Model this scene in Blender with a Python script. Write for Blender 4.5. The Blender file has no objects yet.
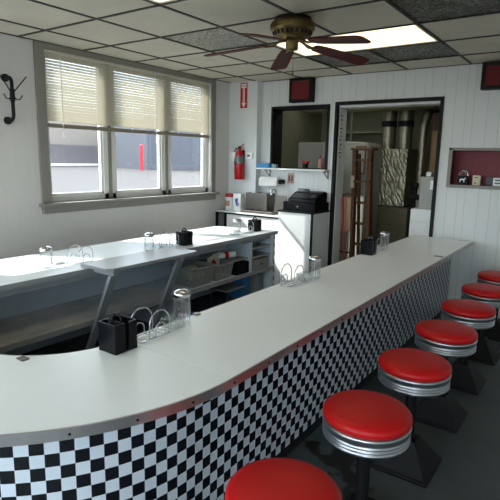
import bpy, bmesh, math, random
from mathutils import Vector, Matrix
random.seed(7)
PI = math.pi
COL = bpy.context.scene.collection
SC = bpy.context.scene

# ------------------------------------------------------------------ helpers
def lin(c):
    return tuple(((v / 12.92) if v <= .04045 else ((v + .055) / 1.055) ** 2.4) for v in (x / 255 for x in c))

class MB:
    """collects shapes into one mesh"""
    def __init__(s): s.v = []; s.f = []; s.sm = []; s.uv = {}
    def add(s, vs, fs, smooth=False):
        b = len(s.v); s.v += [tuple(v) for v in vs]
        for f in fs: s.f.append(tuple(i + b for i in f)); s.sm.append(smooth)
        return s
    def box(s, x0, x1, y0, y1, z0, z1):
        if x0 > x1: x0, x1 = x1, x0
        if y0 > y1: y0, y1 = y1, y0
        if z0 > z1: z0, z1 = z1, z0
        vs = [(x, y, z) for z in (z0, z1) for y in (y0, y1) for x in (x0, x1)]
        return s.add(vs, [(0, 2, 3, 1), (4, 5, 7, 6), (0, 1, 5, 4), (2, 6, 7, 3), (0, 4, 6, 2), (1, 3, 7, 5)])
    def obox(s, c, size, rot):
        M = rot.to_matrix() if hasattr(rot, 'to_matrix') else rot
        h = [d / 2 for d in size]
        vs = [Vector(c) + M @ Vector((x, y, z)) for z in (-h[2], h[2]) for y in (-h[1], h[1]) for x in (-h[0], h[0])]
        return s.add(vs, [(0, 2, 3, 1), (4, 5, 7, 6), (0, 1, 5, 4), (2, 6, 7, 3), (0, 4, 6, 2), (1, 3, 7, 5)])
    def beam(s, p0, p1, w, h, up=(0, 0, 1)):
        p0, p1 = Vector(p0), Vector(p1); d = (p1 - p0); L = d.length; d.normalize()
        r = d.cross(Vector(up)); r.normalize(); u = r.cross(d)
        M = Matrix((r, d, u)).transposed()
        return s.obox((p0 + p1) / 2, (w, L, h), M)
    def prism(s, poly, axis, a, b):
        def P(u, v, t):
            return {'x': (t, u, v), 'y': (u, t, v), 'z': (u, v, t)}[axis]
        n = len(poly)
        vs = [P(u, v, a) for u, v in poly] + [P(u, v, b) for u, v in poly]
        fs = [tuple(range(n - 1, -1, -1)), tuple(range(n, 2 * n))] + [(i, (i + 1) % n, n + (i + 1) % n, n + i) for i in range(n)]
        return s.add(vs, fs)
    def cyl(s, p0, p1, r0, r1=None, n=24, caps=True):
        r1 = r0 if r1 is None else r1
        p0, p1 = Vector(p0), Vector(p1); d = (p1 - p0).normalized()
        a = d.orthogonal().normalized(); b = d.cross(a)
        vs = []
        for p, r in ((p0, r0), (p1, r1)):
            for i in range(n):
                t = 2 * PI * i / n; vs.append(p + r * (math.cos(t) * a + math.sin(t) * b))
        s.add(vs, [(i, (i + 1) % n, n + (i + 1) % n, n + i) for i in range(n)], True)
        if caps: s.add(vs, [tuple(range(n - 1, -1, -1)), tuple(range(n, 2 * n))])
        return s
    def tube(s, pts, r, n=8, closed=False, caps=True):
        pts = [Vector(p) for p in pts]; m = len(pts)
        rs = r if isinstance(r, (list, tuple)) else [r] * m
        tan = []
        for i in range(m):
            if closed: d = pts[(i + 1) % m] - pts[i - 1]
            else: d = pts[min(i + 1, m - 1)] - pts[max(i - 1, 0)]
            tan.append(d.normalized())
        a = tan[0].orthogonal().normalized(); vs = []
        for i in range(m):
            a = a - tan[i] * a.dot(tan[i])
            if a.length < 1e-6: a = tan[i].orthogonal()
            a.normalize(); b = tan[i].cross(a)
            for k in range(n):
                t = 2 * PI * k / n; vs.append(pts[i] + rs[i] * (math.cos(t) * a + math.sin(t) * b))
        fs = []
        for i in range(m if closed else m - 1):
            j = (i + 1) % m
            for k in range(n): fs.append((i * n + k, i * n + (k + 1) % n, j * n + (k + 1) % n, j * n + k))
        s.add(vs, fs, True)
        if caps and not closed: s.add(vs[:n] + vs[-n:], [tuple(range(n - 1, -1, -1)), tuple(range(n, 2 * n))])
        return s
    def lathe(s, prof, c=(0, 0, 0), n=40, smooth=True):
        """prof: (r, z) from bottom to top"""
        vs = []; fs = []
        for r, z in prof:
            for i in range(n):
                t = 2 * PI * i / n; vs.append((c[0] + r * math.cos(t), c[1] + r * math.sin(t), c[2] + z))
        for j in range(len(prof) - 1):
            for i in range(n): fs.append((j * n + i, j * n + (i + 1) % n, (j + 1) * n + (i + 1) % n, (j + 1) * n + i))
        s.add(vs, fs, smooth)
        if prof[0][0] > 1e-5: s.add(vs[:n], [tuple(range(n - 1, -1, -1))])
        if prof[-1][0] > 1e-5: s.add(vs[-n:], [tuple(range(n))])
        return s
    def ribbon(s, pts, z0, z1, th, uvscale=None, u0=0.):
        """upright band along a 2-D path, thickness th to the right of the path; optional UV on its faces"""
        m = len(pts); P = [Vector(p) for p in pts]; nr = []
        for i in range(m):
            d = (P[min(i + 1, m - 1)] - P[max(i - 1, 0)]).normalized(); nr.append(Vector((d.y, -d.x)))
        vs = []; us = []
        u = u0
        for i in range(m):
            if i: u += (P[i] - P[i - 1]).length
            q = P[i] + nr[i] * th
            vs += [(P[i].x, P[i].y, z0), (P[i].x, P[i].y, z1), (q.x, q.y, z1), (q.x, q.y, z0)]; us.append(u)
        b = len(s.f)
        fs = []
        for i in range(m - 1):
            a, c = i * 4, i * 4 + 4
            for k in range(4): fs.append((a + k, c + k, c + (k + 1) % 4, a + (k + 1) % 4))
        fs += [(3, 2, 1, 0), tuple(4 * (m - 1) + k for k in range(4))]
        vz = [z0, z1, z1, z0]
        if uvscale:
            for q, f in enumerate(fs[:-2]):
                s.uv[b + q] = [(us[i // 4], vz[i % 4]) for i in f]
            for q, f in enumerate(fs[-2:]):
                s.uv[b + len(fs) - 2 + q] = [((0 if i % 4 < 2 else th), vz[i % 4]) for i in f]
        return s.add(vs, fs)
    def build(s, name, mat, parent=None, bevel=0, seg=2, subd=0, auto=True):
        me = bpy.data.meshes.new(name); me.from_pydata(s.v, [], s.f); me.update()
        for p, sm in zip(me.polygons, s.sm): p.use_smooth = sm
        if s.uv:
            uvl = me.uv_layers.new(name='UVMap')
            for p in me.polygons:
                if p.index in s.uv:
                    for li, c in zip(p.loop_indices, s.uv[p.index]): uvl.data[li].uv = c
        bm = bmesh.new(); bm.from_mesh(me)
        bmesh.ops.recalc_face_normals(bm, faces=bm.faces); bm.to_mesh(me); bm.free()
        o = bpy.data.objects.new(name, me); COL.objects.link(o)
        me.materials.append(mat)
        if parent: o.parent = parent
        if bevel:
            md = o.modifiers.new('Bevel', 'BEVEL'); md.width = bevel; md.segments = seg; md.limit_method = 'ANGLE'; md.angle_limit = .6
            md.harden_normals = False
        if subd:
            md = o.modifiers.new('Subdivision', 'SUBSURF'); md.levels = subd; md.render_levels = subd
        return o

def tag(o, label, cat, group=None):
    o['label'] = label; o['category'] = cat
    if group: o['group'] = group
    return o
def thing(name, label, cat, loc=(0, 0, 0), rz=0, group=None):
    o = bpy.data.objects.new(name, None); COL.objects.link(o); o.empty_display_size = .05
    o.location = loc; o.rotation_euler = (0, 0, rz)
    return tag(o, label, cat, group)
def struct(o):
    o['kind'] = 'structure'; return o
def dup(root, loc, label, rz=None, group=None):
    r = root.copy(); COL.objects.link(r); r.location = loc; r['label'] = label
    if rz is not None: r.rotation_euler = (0, 0, rz)
    if group: r['group'] = group
    for ch in list(root.children):
        c = ch.copy(); COL.objects.link(c); c.parent = r
        for g in list(ch.children):
            d = g.copy(); COL.objects.link(d); d.parent = c
    return r
def arc(cx, cy, r, a0, a1, n):
    return [(cx + r * math.cos(a0 + (a1 - a0) * i / n), cy + r * math.sin(a0 + (a1 - a0) * i / n)) for i in range(n + 1)]

# ------------------------------------------------------------------ materials
def nodes(name):
    m = bpy.data.materials.new(name); m.use_nodes = True
    nt = m.node_tree; return m, nt, nt.nodes['Principled BSDF']
def N(nt, t, **kw):
    n = nt.nodes.new(t)
    for k, v in kw.items(): setattr(n, k, v)
    return n
def pbr(name, rgb, rough=.5, metal=0., var=0., vscale=8., bump=0., bscale=60., spec=None, coat=0., dark=None, stretch=None):
    m, nt, b = nodes(name); c = lin(rgb)
    b.inputs['Base Color'].default_value = (*c, 1); b.inputs['Roughness'].default_value = rough; b.inputs['Metallic'].default_value = metal
    if spec is not None: b.inputs['Specular IOR Level'].default_value = spec
    if coat: b.inputs['Coat Weight'].default_value = coat; b.inputs['Coat Roughness'].default_value = .1
    tc = N(nt, 'ShaderNodeTexCoord'); src = tc.outputs['Object']
    if stretch:
        mp = N(nt, 'ShaderNodeMapping'); mp.inputs['Scale'].default_value = stretch
        nt.links.new(src, mp.inputs[0]); src = mp.outputs[0]
    if var:
        n = N(nt, 'ShaderNodeTexNoise'); n.inputs['Scale'].default_value = vscale; n.inputs['Detail'].default_value = 5
        nt.links.new(src, n.inputs['Vector'])
        r = N(nt, 'ShaderNodeValToRGB'); r.color_ramp.elements[0].position = .3; r.color_ramp.elements[1].position = .7
        d = lin(dark) if dark else tuple(x * (1 - var) for x in c)
        r.color_ramp.elements[0].color = (*d, 1); r.color_ramp.elements[1].color = (*c, 1)
        nt.links.new(n.outputs['Fac'], r.inputs[0]); nt.links.new(r.outputs[0], b.inputs['Base Color'])
    if bump:
        n2 = N(nt, 'ShaderNodeTexNoise'); n2.inputs['Scale'].default_value = bscale; n2.inputs['Detail'].default_value = 4
        nt.links.new(src, n2.inputs['Vector'])
        bp = N(nt, 'ShaderNodeBump'); bp.inputs['Strength'].default_value = bump; bp.inputs['Distance'].default_value = .01
        nt.links.new(n2.outputs['Fac'], bp.inputs['Height']); nt.links.new(bp.outputs[0], b.inputs['Normal'])
    return m
def emit(name, rgb, st):
    m, nt, b = nodes(name)
    b.inputs['Base Color'].default_value = (*lin(rgb), 1); b.inputs['Emission Color'].default_value = (*lin(rgb), 1); b.inputs['Emission Strength'].default_value = st
    return m
def glass(name, tint=(.96, .98, .98), rough=.02, ior=1.45, lo=.0):
    m, nt, b = nodes(name); nt.nodes.remove(b)
    out = nt.nodes['Material Output']
    t = N(nt, 'ShaderNodeBsdfTransparent'); t.inputs[0].default_value = (*tint, 1)
    g = N(nt, 'ShaderNodeBsdfGlossy'); g.inputs['Roughness'].default_value = rough
    f = N(nt, 'ShaderNodeLayerWeight'); f.inputs[0].default_value = .5      # Schlick reflectance, the same from both faces
    pw = N(nt, 'ShaderNodeMath', operation='POWER'); pw.inputs[1].default_value = 2.6 if lo else 5; nt.links.new(f.outputs['Facing'], pw.inputs[0])
    ad = N(nt, 'ShaderNodeMath', operation='MULTIPLY_ADD'); ad.inputs[1].default_value = .9; ad.inputs[2].default_value = .03 + lo; nt.links.new(pw.outputs[0], ad.inputs[0])
    mx = N(nt, 'ShaderNodeMixShader'); nt.links.new(ad.outputs[0], mx.inputs[0])
    nt.links.new(t.outputs[0], mx.inputs[1]); nt.links.new(g.outputs[0], mx.inputs[2]); nt.links.new(mx.outputs[0], out.inputs[0])
    return m
def panel_mat(name, rgb, axis, groove=.7, rough=.5):
    """painted sheet panelling with narrow upright grooves at uneven spacing"""
    m, nt, b = nodes(name); b.inputs['Roughness'].default_value = rough
    tc = N(nt, 'ShaderNodeTexCoord'); sx = N(nt, 'ShaderNodeSeparateXYZ'); nt.links.new(tc.outputs['Object'], sx.inputs[0])
    src = sx.outputs['XY'.index(axis)]
    acc = None
    for off in (.03, .135, .205, .33):
        a = N(nt, 'ShaderNodeMath', operation='ADD'); a.inputs[1].default_value = 40.0 - off; nt.links.new(src, a.inputs[0])
        w = N(nt, 'ShaderNodeMath', operation='MODULO'); w.inputs[1].default_value = .4064; nt.links.new(a.outputs[0], w.inputs[0])
        l = N(nt, 'ShaderNodeMath', operation='LESS_THAN'); l.inputs[1].default_value = .0045; nt.links.new(w.outputs[0], l.inputs[0])
        if acc is None: acc = l
        else:
            mx = N(nt, 'ShaderNodeMath', operation='MAXIMUM'); nt.links.new(acc.outputs[0], mx.inputs[0]); nt.links.new(l.outputs[0], mx.inputs[1]); acc = mx
    mix = N(nt, 'ShaderNodeMix', data_type='RGBA'); c = lin(rgb)
    mix.inputs['A'].default_value = (*c, 1); mix.inputs['B'].default_value = (*[x * groove for x in c], 1)
    nt.links.new(acc.outputs[0], mix.inputs['Factor']); nt.links.new(mix.outputs['Result'], b.inputs['Base Color'])
    bp = N(nt, 'ShaderNodeBump'); bp.invert = True; bp.inputs['Strength'].default_value = .4; bp.inputs['Distance'].default_value = .004
    nt.links.new(acc.outputs[0], bp.inputs['Height']); nt.links.new(bp.outputs[0], b.inputs['Normal'])
    return m
def checker_mat(name, size, c1, c2, rough=.28):
    m, nt, b = nodes(name); b.inputs['Roughness'].default_value = rough
    uv = N(nt, 'ShaderNodeUVMap'); uv.uv_map = 'UVMap'
    mp = N(nt, 'ShaderNodeMapping'); mp.inputs['Location'].default_value = (.31, .17, .5); mp.inputs['Scale'].default_value = (1 / size, 1 / size, 0)
    ck = N(nt, 'ShaderNodeTexChecker'); ck.inputs['Scale'].default_value = 1
    ck.inputs['Color1'].default_value = (*lin(c1), 1); ck.inputs['Color2'].default_value = (*lin(c2), 1)
    nt.links.new(uv.outputs[0], mp.inputs[0]); nt.links.new(mp.outputs[0], ck.inputs[0]); nt.links.new(ck.outputs[0], b.inputs['Base Color'])
    return m
def tile_mat(name, rgb):
    m = pbr(name, rgb, .9, var=.10, vscale=3.0, bump=.25, bscale=120)
    nt = m.node_tree; b = nt.nodes['Principled BSDF']
    src = b.inputs['Base Color'].links[0].from_socket
    tc = N(nt, 'ShaderNodeTexCoord'); n = N(nt, 'ShaderNodeTexNoise'); n.inputs['Scale'].default_value = 34; n.inputs['Detail'].default_value = 3; n.inputs['Roughness'].default_value = .7
    nt.links.new(tc.outputs['Object'], n.inputs['Vector'])
    r = N(nt, 'ShaderNodeValToRGB'); r.color_ramp.elements[0].position = .31; r.color_ramp.elements[1].position = .36
    r.color_ramp.elements[0].color = (.5, .48, .42, 1); r.color_ramp.elements[1].color = (1, 1, 1, 1)
    nt.links.new(n.outputs['Fac'], r.inputs[0])
    mx = N(nt, 'ShaderNodeMix', data_type='RGBA', blend_type='MULTIPLY'); mx.inputs['Factor'].default_value = .6
    nt.links.new(src, mx.inputs['A']); nt.links.new(r.outputs[0], mx.inputs['B']); nt.links.new(mx.outputs['Result'], b.inputs['Base Color'])
    return m
def swirl_mat(name, rgb, dark):
    """pressed shiny panel with swirling relief"""
    m, nt, b = nodes(name); b.inputs['Roughness'].default_value = .3; b.inputs['Metallic'].default_value = .55
    tc = N(nt, 'ShaderNodeTexCoord')
    n = N(nt, 'ShaderNodeTexNoise'); n.inputs['Scale'].default_value = 13; n.inputs['Detail'].default_value = 2; n.inputs['Distortion'].default_value = 2.2
    nt.links.new(tc.outputs['Object'], n.inputs['Vector'])
    w = N(nt, 'ShaderNodeMath', operation='MULTIPLY'); w.inputs[1].default_value = 26; nt.links.new(n.outputs['Fac'], w.inputs[0])
    sn = N(nt, 'ShaderNodeMath', operation='SINE'); nt.links.new(w.outputs[0], sn.inputs[0])
    r = N(nt, 'ShaderNodeValToRGB'); r.color_ramp.elements[0].color = (*lin(dark), 1); r.color_ramp.elements[1].color = (*lin(rgb), 1)
    r.color_ramp.elements[0].position = .25; r.color_ramp.elements[1].position = .9
    nt.links.new(sn.outputs[0], r.inputs[0]); nt.links.new(r.outputs[0], b.inputs['Base Color'])
    bp = N(nt, 'ShaderNodeBump'); bp.inputs['Strength'].default_value = .7; bp.inputs['Distance'].default_value = .01
    nt.links.new(sn.outputs[0], bp.inputs['Height']); nt.links.new(bp.outputs[0], b.inputs['Normal'])
    return m
def blind_mat(name, rgb):
    m, nt, b = nodes(name); nt.nodes.remove(b); out = nt.nodes['Material Output']
    d = N(nt, 'ShaderNodeBsdfDiffuse'); d.inputs[0].default_value = (*lin(rgb), 1)
    t = N(nt, 'ShaderNodeBsdfTranslucent'); t.inputs[0].default_value = (*lin((220, 210, 186)), 1)
    mx = N(nt, 'ShaderNodeMixShader'); mx.inputs[0].default_value = .14
    nt.links.new(d.outputs[0], mx.inputs[1]); nt.links.new(t.outputs[0], mx.inputs[2]); nt.links.new(mx.outputs[0], out.inputs[0])
    return m
def floor_mat(name):
    m = pbr(name, (84, 93, 93), .5, var=.35, vscale=2.2, bump=.12, bscale=40)
    nt = m.node_tree; b = nt.nodes['Principled BSDF']; src = b.inputs['Base Color'].links[0].from_socket
    tc = N(nt, 'ShaderNodeTexCoord')
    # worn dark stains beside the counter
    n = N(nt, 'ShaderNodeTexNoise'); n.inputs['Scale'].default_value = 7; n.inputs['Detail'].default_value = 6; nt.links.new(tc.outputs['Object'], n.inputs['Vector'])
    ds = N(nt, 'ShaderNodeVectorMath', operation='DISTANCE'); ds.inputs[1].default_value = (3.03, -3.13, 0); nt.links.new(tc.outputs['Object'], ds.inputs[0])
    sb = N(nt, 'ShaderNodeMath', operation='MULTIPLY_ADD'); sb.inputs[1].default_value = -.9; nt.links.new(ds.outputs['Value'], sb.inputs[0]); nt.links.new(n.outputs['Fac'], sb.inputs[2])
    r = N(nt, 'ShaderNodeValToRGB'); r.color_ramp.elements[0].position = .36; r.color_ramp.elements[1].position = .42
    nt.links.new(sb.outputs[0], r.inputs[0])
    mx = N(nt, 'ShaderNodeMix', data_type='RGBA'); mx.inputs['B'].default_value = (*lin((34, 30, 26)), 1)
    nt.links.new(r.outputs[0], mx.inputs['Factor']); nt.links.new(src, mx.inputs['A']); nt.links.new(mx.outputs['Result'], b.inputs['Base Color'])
    return m

M = {}
M['wall_l'] = panel_mat('painted panelling left', (217, 214, 209), 'Y', .94)
M['wall_b'] = panel_mat('painted panelling back', (222, 223, 220), 'X', .74)
M['white'] = pbr('white paint', (224, 226, 224), .5, bump=.03)
M['tile'] = tile_mat('ceiling tile', (210, 204, 187))
M['tbar'] = pbr('dark ceiling bars', (44, 38, 34), .5)
M['swirl'] = swirl_mat('pressed metal look panel', (150, 150, 135), (52, 52, 44))
M['swirl2'] = swirl_mat('pressed pewter panel', (225, 225, 216), (150, 150, 140))
M['floor'] = floor_mat('worn concrete floor')
M['lam'] = pbr('white laminate top', (244, 249, 250), .34, var=.04, vscale=2.5, bump=.02, bscale=30)
M['lamgrey'] = pbr('grey laminate', (146, 148, 148), .35, var=.06, vscale=5)
M['greypaint'] = pbr('blue grey painted board', (205, 217, 226), .5, var=.06, vscale=4)
M['greyapron'] = pbr('grey painted apron', (150, 154, 156), .5)
M['shelfwood'] = pbr('weathered marbled board', (238, 230, 220), .55, var=.5, vscale=5, dark=(165, 170, 176), stretch=(1, .45, 1))
M['chrome'] = pbr('polished chrome', (205, 207, 210), .14, 1.0)
M['ring'] = pbr('satin chrome ring', (200, 202, 206), .34, 1.0)
M['brushed'] = pbr('brushed aluminium band', (190, 186, 186), .36, 1.0, bump=.05, bscale=30)
M['steel'] = pbr('stainless steel', (128, 122, 116), .38, 1.0, bump=.03, bscale=80)
M['check'] = checker_mat('black and white checks', .0455, (10, 12, 20), (206, 214, 222))
M['kick'] = pbr('black rubber kick', (30, 32, 34), .6)
M['red'] = pbr('red vinyl', (196, 16, 18), .42, spec=.35, bump=.04, bscale=140, var=.08, vscale=6)
M['black'] = pbr('black enamel', (9, 9, 11), .55, spec=.3)
M['blackpl'] = pbr('black plastic', (7, 8, 14), .3, spec=.18)
M['blackmat'] = pbr('matte black', (12, 12, 13), .8)
M['frame'] = pbr('taupe painted trim', (138, 134, 126), .5, bump=.03)
M['sash'] = pbr('grey white sash', (222, 222, 216), .4)
M['blind'] = blind_mat('blind slats', (212, 206, 190))
M['rail'] = pbr('blind rail', (214, 206, 184), .45)
M['railbrown'] = pbr('blind bottom rail', (140, 130, 114), .5)
M['cord'] = pbr('white cord', (230, 228, 220), .7)
M['pane'] = glass('window glass', (.93, .95, .95), .01)
M['jar'] = glass('clear jar glass', (.955, .97, .972), .06, 1.5, .10)
M['sugar'] = pbr('white sugar', (232, 230, 222), .9)
M['brass'] = pbr('antique brass', (122, 104, 68), .38, 1.0, bump=.05, bscale=30)
M['blade'] = pbr('cherry stained blade', (84, 30, 28), .5, spec=.2, var=.3, vscale=6, stretch=(1, 8, 8))
M['diffuser'] = emit('lit fluorescent diffuser', (255, 236, 198), 1.15)
M['fixwhite'] = pbr('fixture edge', (225, 222, 208), .5)
M['maroon'] = pbr('maroon grille cloth', (104, 22, 28), .8, bump=.2, bscale=300)
M['blackfr'] = pbr('black gloss trim', (10, 10, 9), .55, spec=.25)
M['redniche'] = panel_mat('dark red panelling', (120, 18, 30), 'X', .6)
M['redsign'] = pbr('sign red', (196, 24, 34), .4)
M['signwhite'] = pbr('sign white', (240, 240, 238), .5)
M['redpaint'] = pbr('extinguisher red', (176, 14, 22), .25)
M['label'] = pbr('grey instruction label', (120, 122, 122), .4, var=.5, vscale=60)
M['paper'] = pbr('white paper', (232, 230, 224), .85, bump=.1, bscale=30)
M['blue'] = pbr('blue carton', (50, 136, 190), .5)
M['deepblue'] = pbr('deep blue print', (28, 60, 170), .5)
M['teal'] = pbr('grey teal carton', (120, 150, 158), .5)
M['pink'] = pbr('pink beige plastic', (196, 150, 138), .5)
M['dkgrey'] = pbr('dark grey plastic', (70, 72, 76), .5)
M['bin'] = pbr('grey basket plastic', (150, 150, 147), .55)
M['olive'] = pbr('olive sheet metal', (104, 99, 74), .45, bump=.03)
M['olivewall'] = pbr('dim olive wall', (146, 148, 124), .8, var=.2, vscale=2)
M['kfloor'] = pbr('kitchen floor', (70, 64, 54), .7)
M['foil'] = pbr('crinkled foil wrap', (168, 164, 140), .40, .75, bump=.8, bscale=26)
M['duct'] = pbr('galvanised duct', (146, 142, 122), .4, .9, bump=.5, bscale=20)
M['wood'] = pbr('old ladder wood', (116, 76, 46), .6, var=.4, vscale=9, stretch=(8, 8, .6))
M['ply'] = pbr('plywood', (168, 132, 88), .65, var=.2, vscale=6, stretch=(6, 6, .6))
M['redwood'] = pbr('reddish board', (112, 66, 44), .6, var=.3, vscale=6)
M['fridge'] = pbr('cream enamel', (150, 153, 140), .35)
M['towel'] = pbr('beige towel', (196, 160, 128), .95, bump=.4, bscale=90)
M['redpole'] = pbr('red handle', (170, 20, 30), .35)
M['speck'] = pbr('speckled grey metal', (160, 158, 150), .4, .3, var=.4, vscale=120)
M['cream'] = pbr('cream box', (214, 206, 178), .6)
M['asphalt'] = pbr('sunlit pavement', (66, 61, 60), .9, var=.12, vscale=.3)
M['bld'] = pbr('brown grey metal siding', (122, 113, 106), .7, var=.05, vscale=.5)
M['bldlow'] = pbr('grey siding', (88, 83, 86), .7, var=.05, vscale=.5)
M['bld2'] = pbr('slate siding', (76, 78, 86), .8)
M['redpost'] = pbr('red post', (170, 24, 46), .5)

H = 2.44
A1, G = .386, .6096         # first grid line off the left wall, grid pitch
B0 = -.466                  # first grid line off the back wall
def AX(i): return A1 + G * (i - 1)
def BY(j): return B0 - G * j

# ------------------------------------------------------------------ the room
def wall_grid(us, vs, holes, P):
    """boxes between the cuts us x vs except inside the holes; P(u0,u1,v0,v1) -> box args"""
    mb = MB()
    for u0, u1 in zip(us, us[1:]):
        for v0, v1 in zip(vs, vs[1:]):
            cu, cv = (u0 + u1) / 2, (v0 + v1) / 2
            if any(a < cu < b and c < cv < d for a, b, c, d in holes): continue
            mb.box(*P(u0, u1, v0, v1))
    return mb
XR, YF = 5.6, -7.0
struct(MB().box(-.2, XR + .15, YF - .15, 3.3, -.12, 0).build('floor', M['floor']))
# left wall, two window openings
W1 = (-2.70, -.47, 1.09, 2.40)
W2 = (-6.75, -3.40, 1.00, 2.40)
struct(wall_grid([YF, W2[0], W2[1], W1[0], W1[1], 0.2], [0, 1.0, 1.09, 2.40, 2.6],
    [W1, (W2[0], W2[1], 1.0, 2.40)], lambda a, b, c, d: (-.14, 0, a, b, c, d)).build('wall_left', M['wall_l']))
# back wall: pass-through, doorway, niche
PW = (.585, 1.345, 1.405, 2.115)
DW = (1.447, 2.58, 0, 2.125)
NW = (2.705, 3.72, 1.29, 1.645)
struct(wall_grid([-.14, PW[0], PW[1], DW[0], DW[1], NW[0], NW[1], XR], [0, 1.29, 1.405, 1.645, 2.115, 2.125, 2.6],
    [(PW[0], PW[1], 1.405, 2.115), DW, NW], lambda a, b, c, d: (a, b, 0, .2, c, d)).build('wall_back', M['wall_b']))
struct(MB().box(0, .428, -.11, 0, 0, H).build('wall_chase', M['white']))
struct(MB().box(XR, XR + .14, YF, .2, 0, 2.6).build('wall_right', M['white']))
# front wall with shop windows
FH = [(.15, 1.85, .35, 2.36), (1.95, 3.65, .35, 2.36), (3.75, 5.45, .35, 2.36)]
struct(wall_grid([-.14, .15, 1.85, 1.95, 3.65, 3.75, 5.45, XR + .14], [0, .35, 2.36, 2.6], FH,
    lambda a, b, c, d: (a, b, YF - .14, YF, c, d)).build('wall_front', M['white']))
for k, (a, b, c, d) in enumerate(FH):
    w = struct(MB().box(a, b, YF - .075, YF - .069, c, d).build('window_%d' % (k + 3), M['pane']))
    f = MB().box(a, a + .05, YF - .1, YF - .04, c, d).box(b - .05, b, YF - .1, YF - .04, c, d).box(a, b, YF - .1, YF - .04, c, c + .05).box(a, b, YF - .1, YF - .04, d - .05, d)
    f.build('window_frame', M['sash'], w)
# ceiling: tiles with the dark bar grid as a part
lights = [(3, 5, 2, 1), (3, 5, 5, 4), (3, 5, 8, 7)]                     # fixtures: columns A3..A5, rows B2..B1 and B5..B4; last one unseen, added to brighten the near counter
swirls = [(2, 3, 3, 2), (4, 5, 1, 0), (3, 4, 1, 0), (5, 6, 3, 2)]
taken = set()
for a, b, c, d in lights + swirls:
    for i in range(a, b):
        for j in range(d, c): taken.add((i, j))
cm = MB(); tb = MB()
NI, NJ = 9, 12
xs = [0] + [AX(i) for i in range(1, NI + 1)] + [XR]; ys = [0] + [BY(j) for j in range(0, NJ)] + [YF]
for i in range(len(xs) - 1):
    for j in range(len(ys) - 1):
        if (i, j - 1) in taken: continue
        cm.box(xs[i] + .004, xs[i + 1] - .004, ys[j + 1] + .004, ys[j] - .004, H + .002, H + .02)
cm.box(-.14, XR + .14, YF - .14, .2, H + .16, H + .2)
ceil = struct(cm.build('ceiling', M['tile']))
hb = .011
gaps = {4: [(BY(8), BY(7)), (BY(5), BY(4)), (BY(2), BY(1))]}
for i in range(1, NI + 1):
    segs = [(YF, 0)]
    for g0, g1 in gaps.get(i, []): segs = segs[:-1] + [(segs[-1][0], g0), (g1, segs[-1][1])]
    for a, b in segs: tb.box(AX(i) - hb, AX(i) + hb, a, b, H - .004, H + .03)
for j in range(NJ): tb.box(0, XR, BY(j) - hb, BY(j) + hb, H - .004, H + .03)
for a in ((0, XR, -.018, 0), (0, .018, YF, 0)): tb.box(a[0], a[1], a[2], a[3], H - .003, H + .03)
g = struct(tb.build('trim_ceiling_grid', M['tbar'], ceil))
sl = ['silvery pressed ceiling tile with swirls nearest the window blinds',
      'dark swirl pattern ceiling tile behind the right half of the lit light',
      'dark swirl pattern ceiling tile behind the left half of the lit light',
      'dark swirl pattern ceiling tile right of the fluorescent light, top right corner']
for k, (a, b, c, d) in enumerate(swirls):
    o = MB().box(AX(a) + hb, AX(b) - hb, BY(c) + hb, BY(d) - hb, H + .003, H + .012).build('ceiling_tile', M['swirl2' if k == 0 else 'swirl'])
    tag(o, sl[k], 'ceiling tile', 'patterned ceiling tiles')
fl = ['lit fluorescent ceiling light panel behind the ceiling fan', 'fluorescent ceiling light panel cut off at the top edge, before the fan',
      'fluorescent ceiling light panel overhead of the curved counter end']
for k, (a, b, c, d) in enumerate(lights):
    x0, x1, y0, y1 = AX(a) + hb, AX(b) - hb, BY(c) + hb, BY(d) - hb
    t = thing('ceiling_light', fl[k], 'light', ((x0 + x1) / 2, (y0 + y1) / 2, H), 0, 'fluorescent ceiling lights')
    X, Y = (x1 - x0) / 2, (y1 - y0) / 2
    MB().box(-X, X, -Y, Y, .06, .1).box(-X, -X + .02, -Y, Y, 0, .06).box(X - .02, X, -Y, Y, 0, .06).box(-X, X, -Y, -Y + .02, 0, .06).box(-X, X, Y - .02, Y, 0, .06).build('housing', M['fixwhite'], t)
    MB().box(-X + .02, X - .02, -Y + .02, Y - .02, .004, .012).build('diffuser', M['diffuser'], t)

# ------------------------------------------------------------------ window with blinds
w = struct(MB().box(-.083, -.079, W1[0] + .02, W1[1] - .02, 1.10, 2.39).build('window_1', M['pane']))
c = MB()
c.box(0, .022, -2.775, W1[0] + .012, 1.03, H - .005).box(0, .022, W1[1] - .012, -.405, 1.03, H - .005).box(0, .022, W1[0], W1[1], 2.385, H - .005)
c.build('window_casing', M['frame'], w, .003)
c = MB().box(-.14, .075, -2.80, -.385, 1.062, 1.09).box(0, .03, -2.775, -.405, 1.0, 1.062)
c.build('window_sill', M['frame'], w, .004)
s = MB(); dk = MB()
cells = [(-2.70, -2.0), (-1.965, -1.21), (-1.175, -.47)]
for a, b in cells:
    fw = .055
    s.box(-.115, -.045, a, a + fw, 1.09, 2.40).box(-.115, -.045, b - fw, b, 1.09, 2.40).box(-.115, -.045, a, b, 1.09, 1.145).box(-.115, -.045, a, b, 2.34, 2.40)
    # inner bead
    s.box(-.1, -.06, a + fw, a + fw + .022, 1.145, 2.34).box(-.1, -.06, b - fw - .022, b - fw, 1.145, 2.34).box(-.1, -.06, a + fw, b - fw, 1.145, 1.165)
s.build('window_sash', M['sash'], w, .003)
dk.box(-.135, -.035, -2.0, -1.965, 1.09, 2.40).box(-.135, -.035, -1.21, -1.175, 1.09, 2.40)
dk.build('window_mullion', M['frame'], w, .003)
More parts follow.
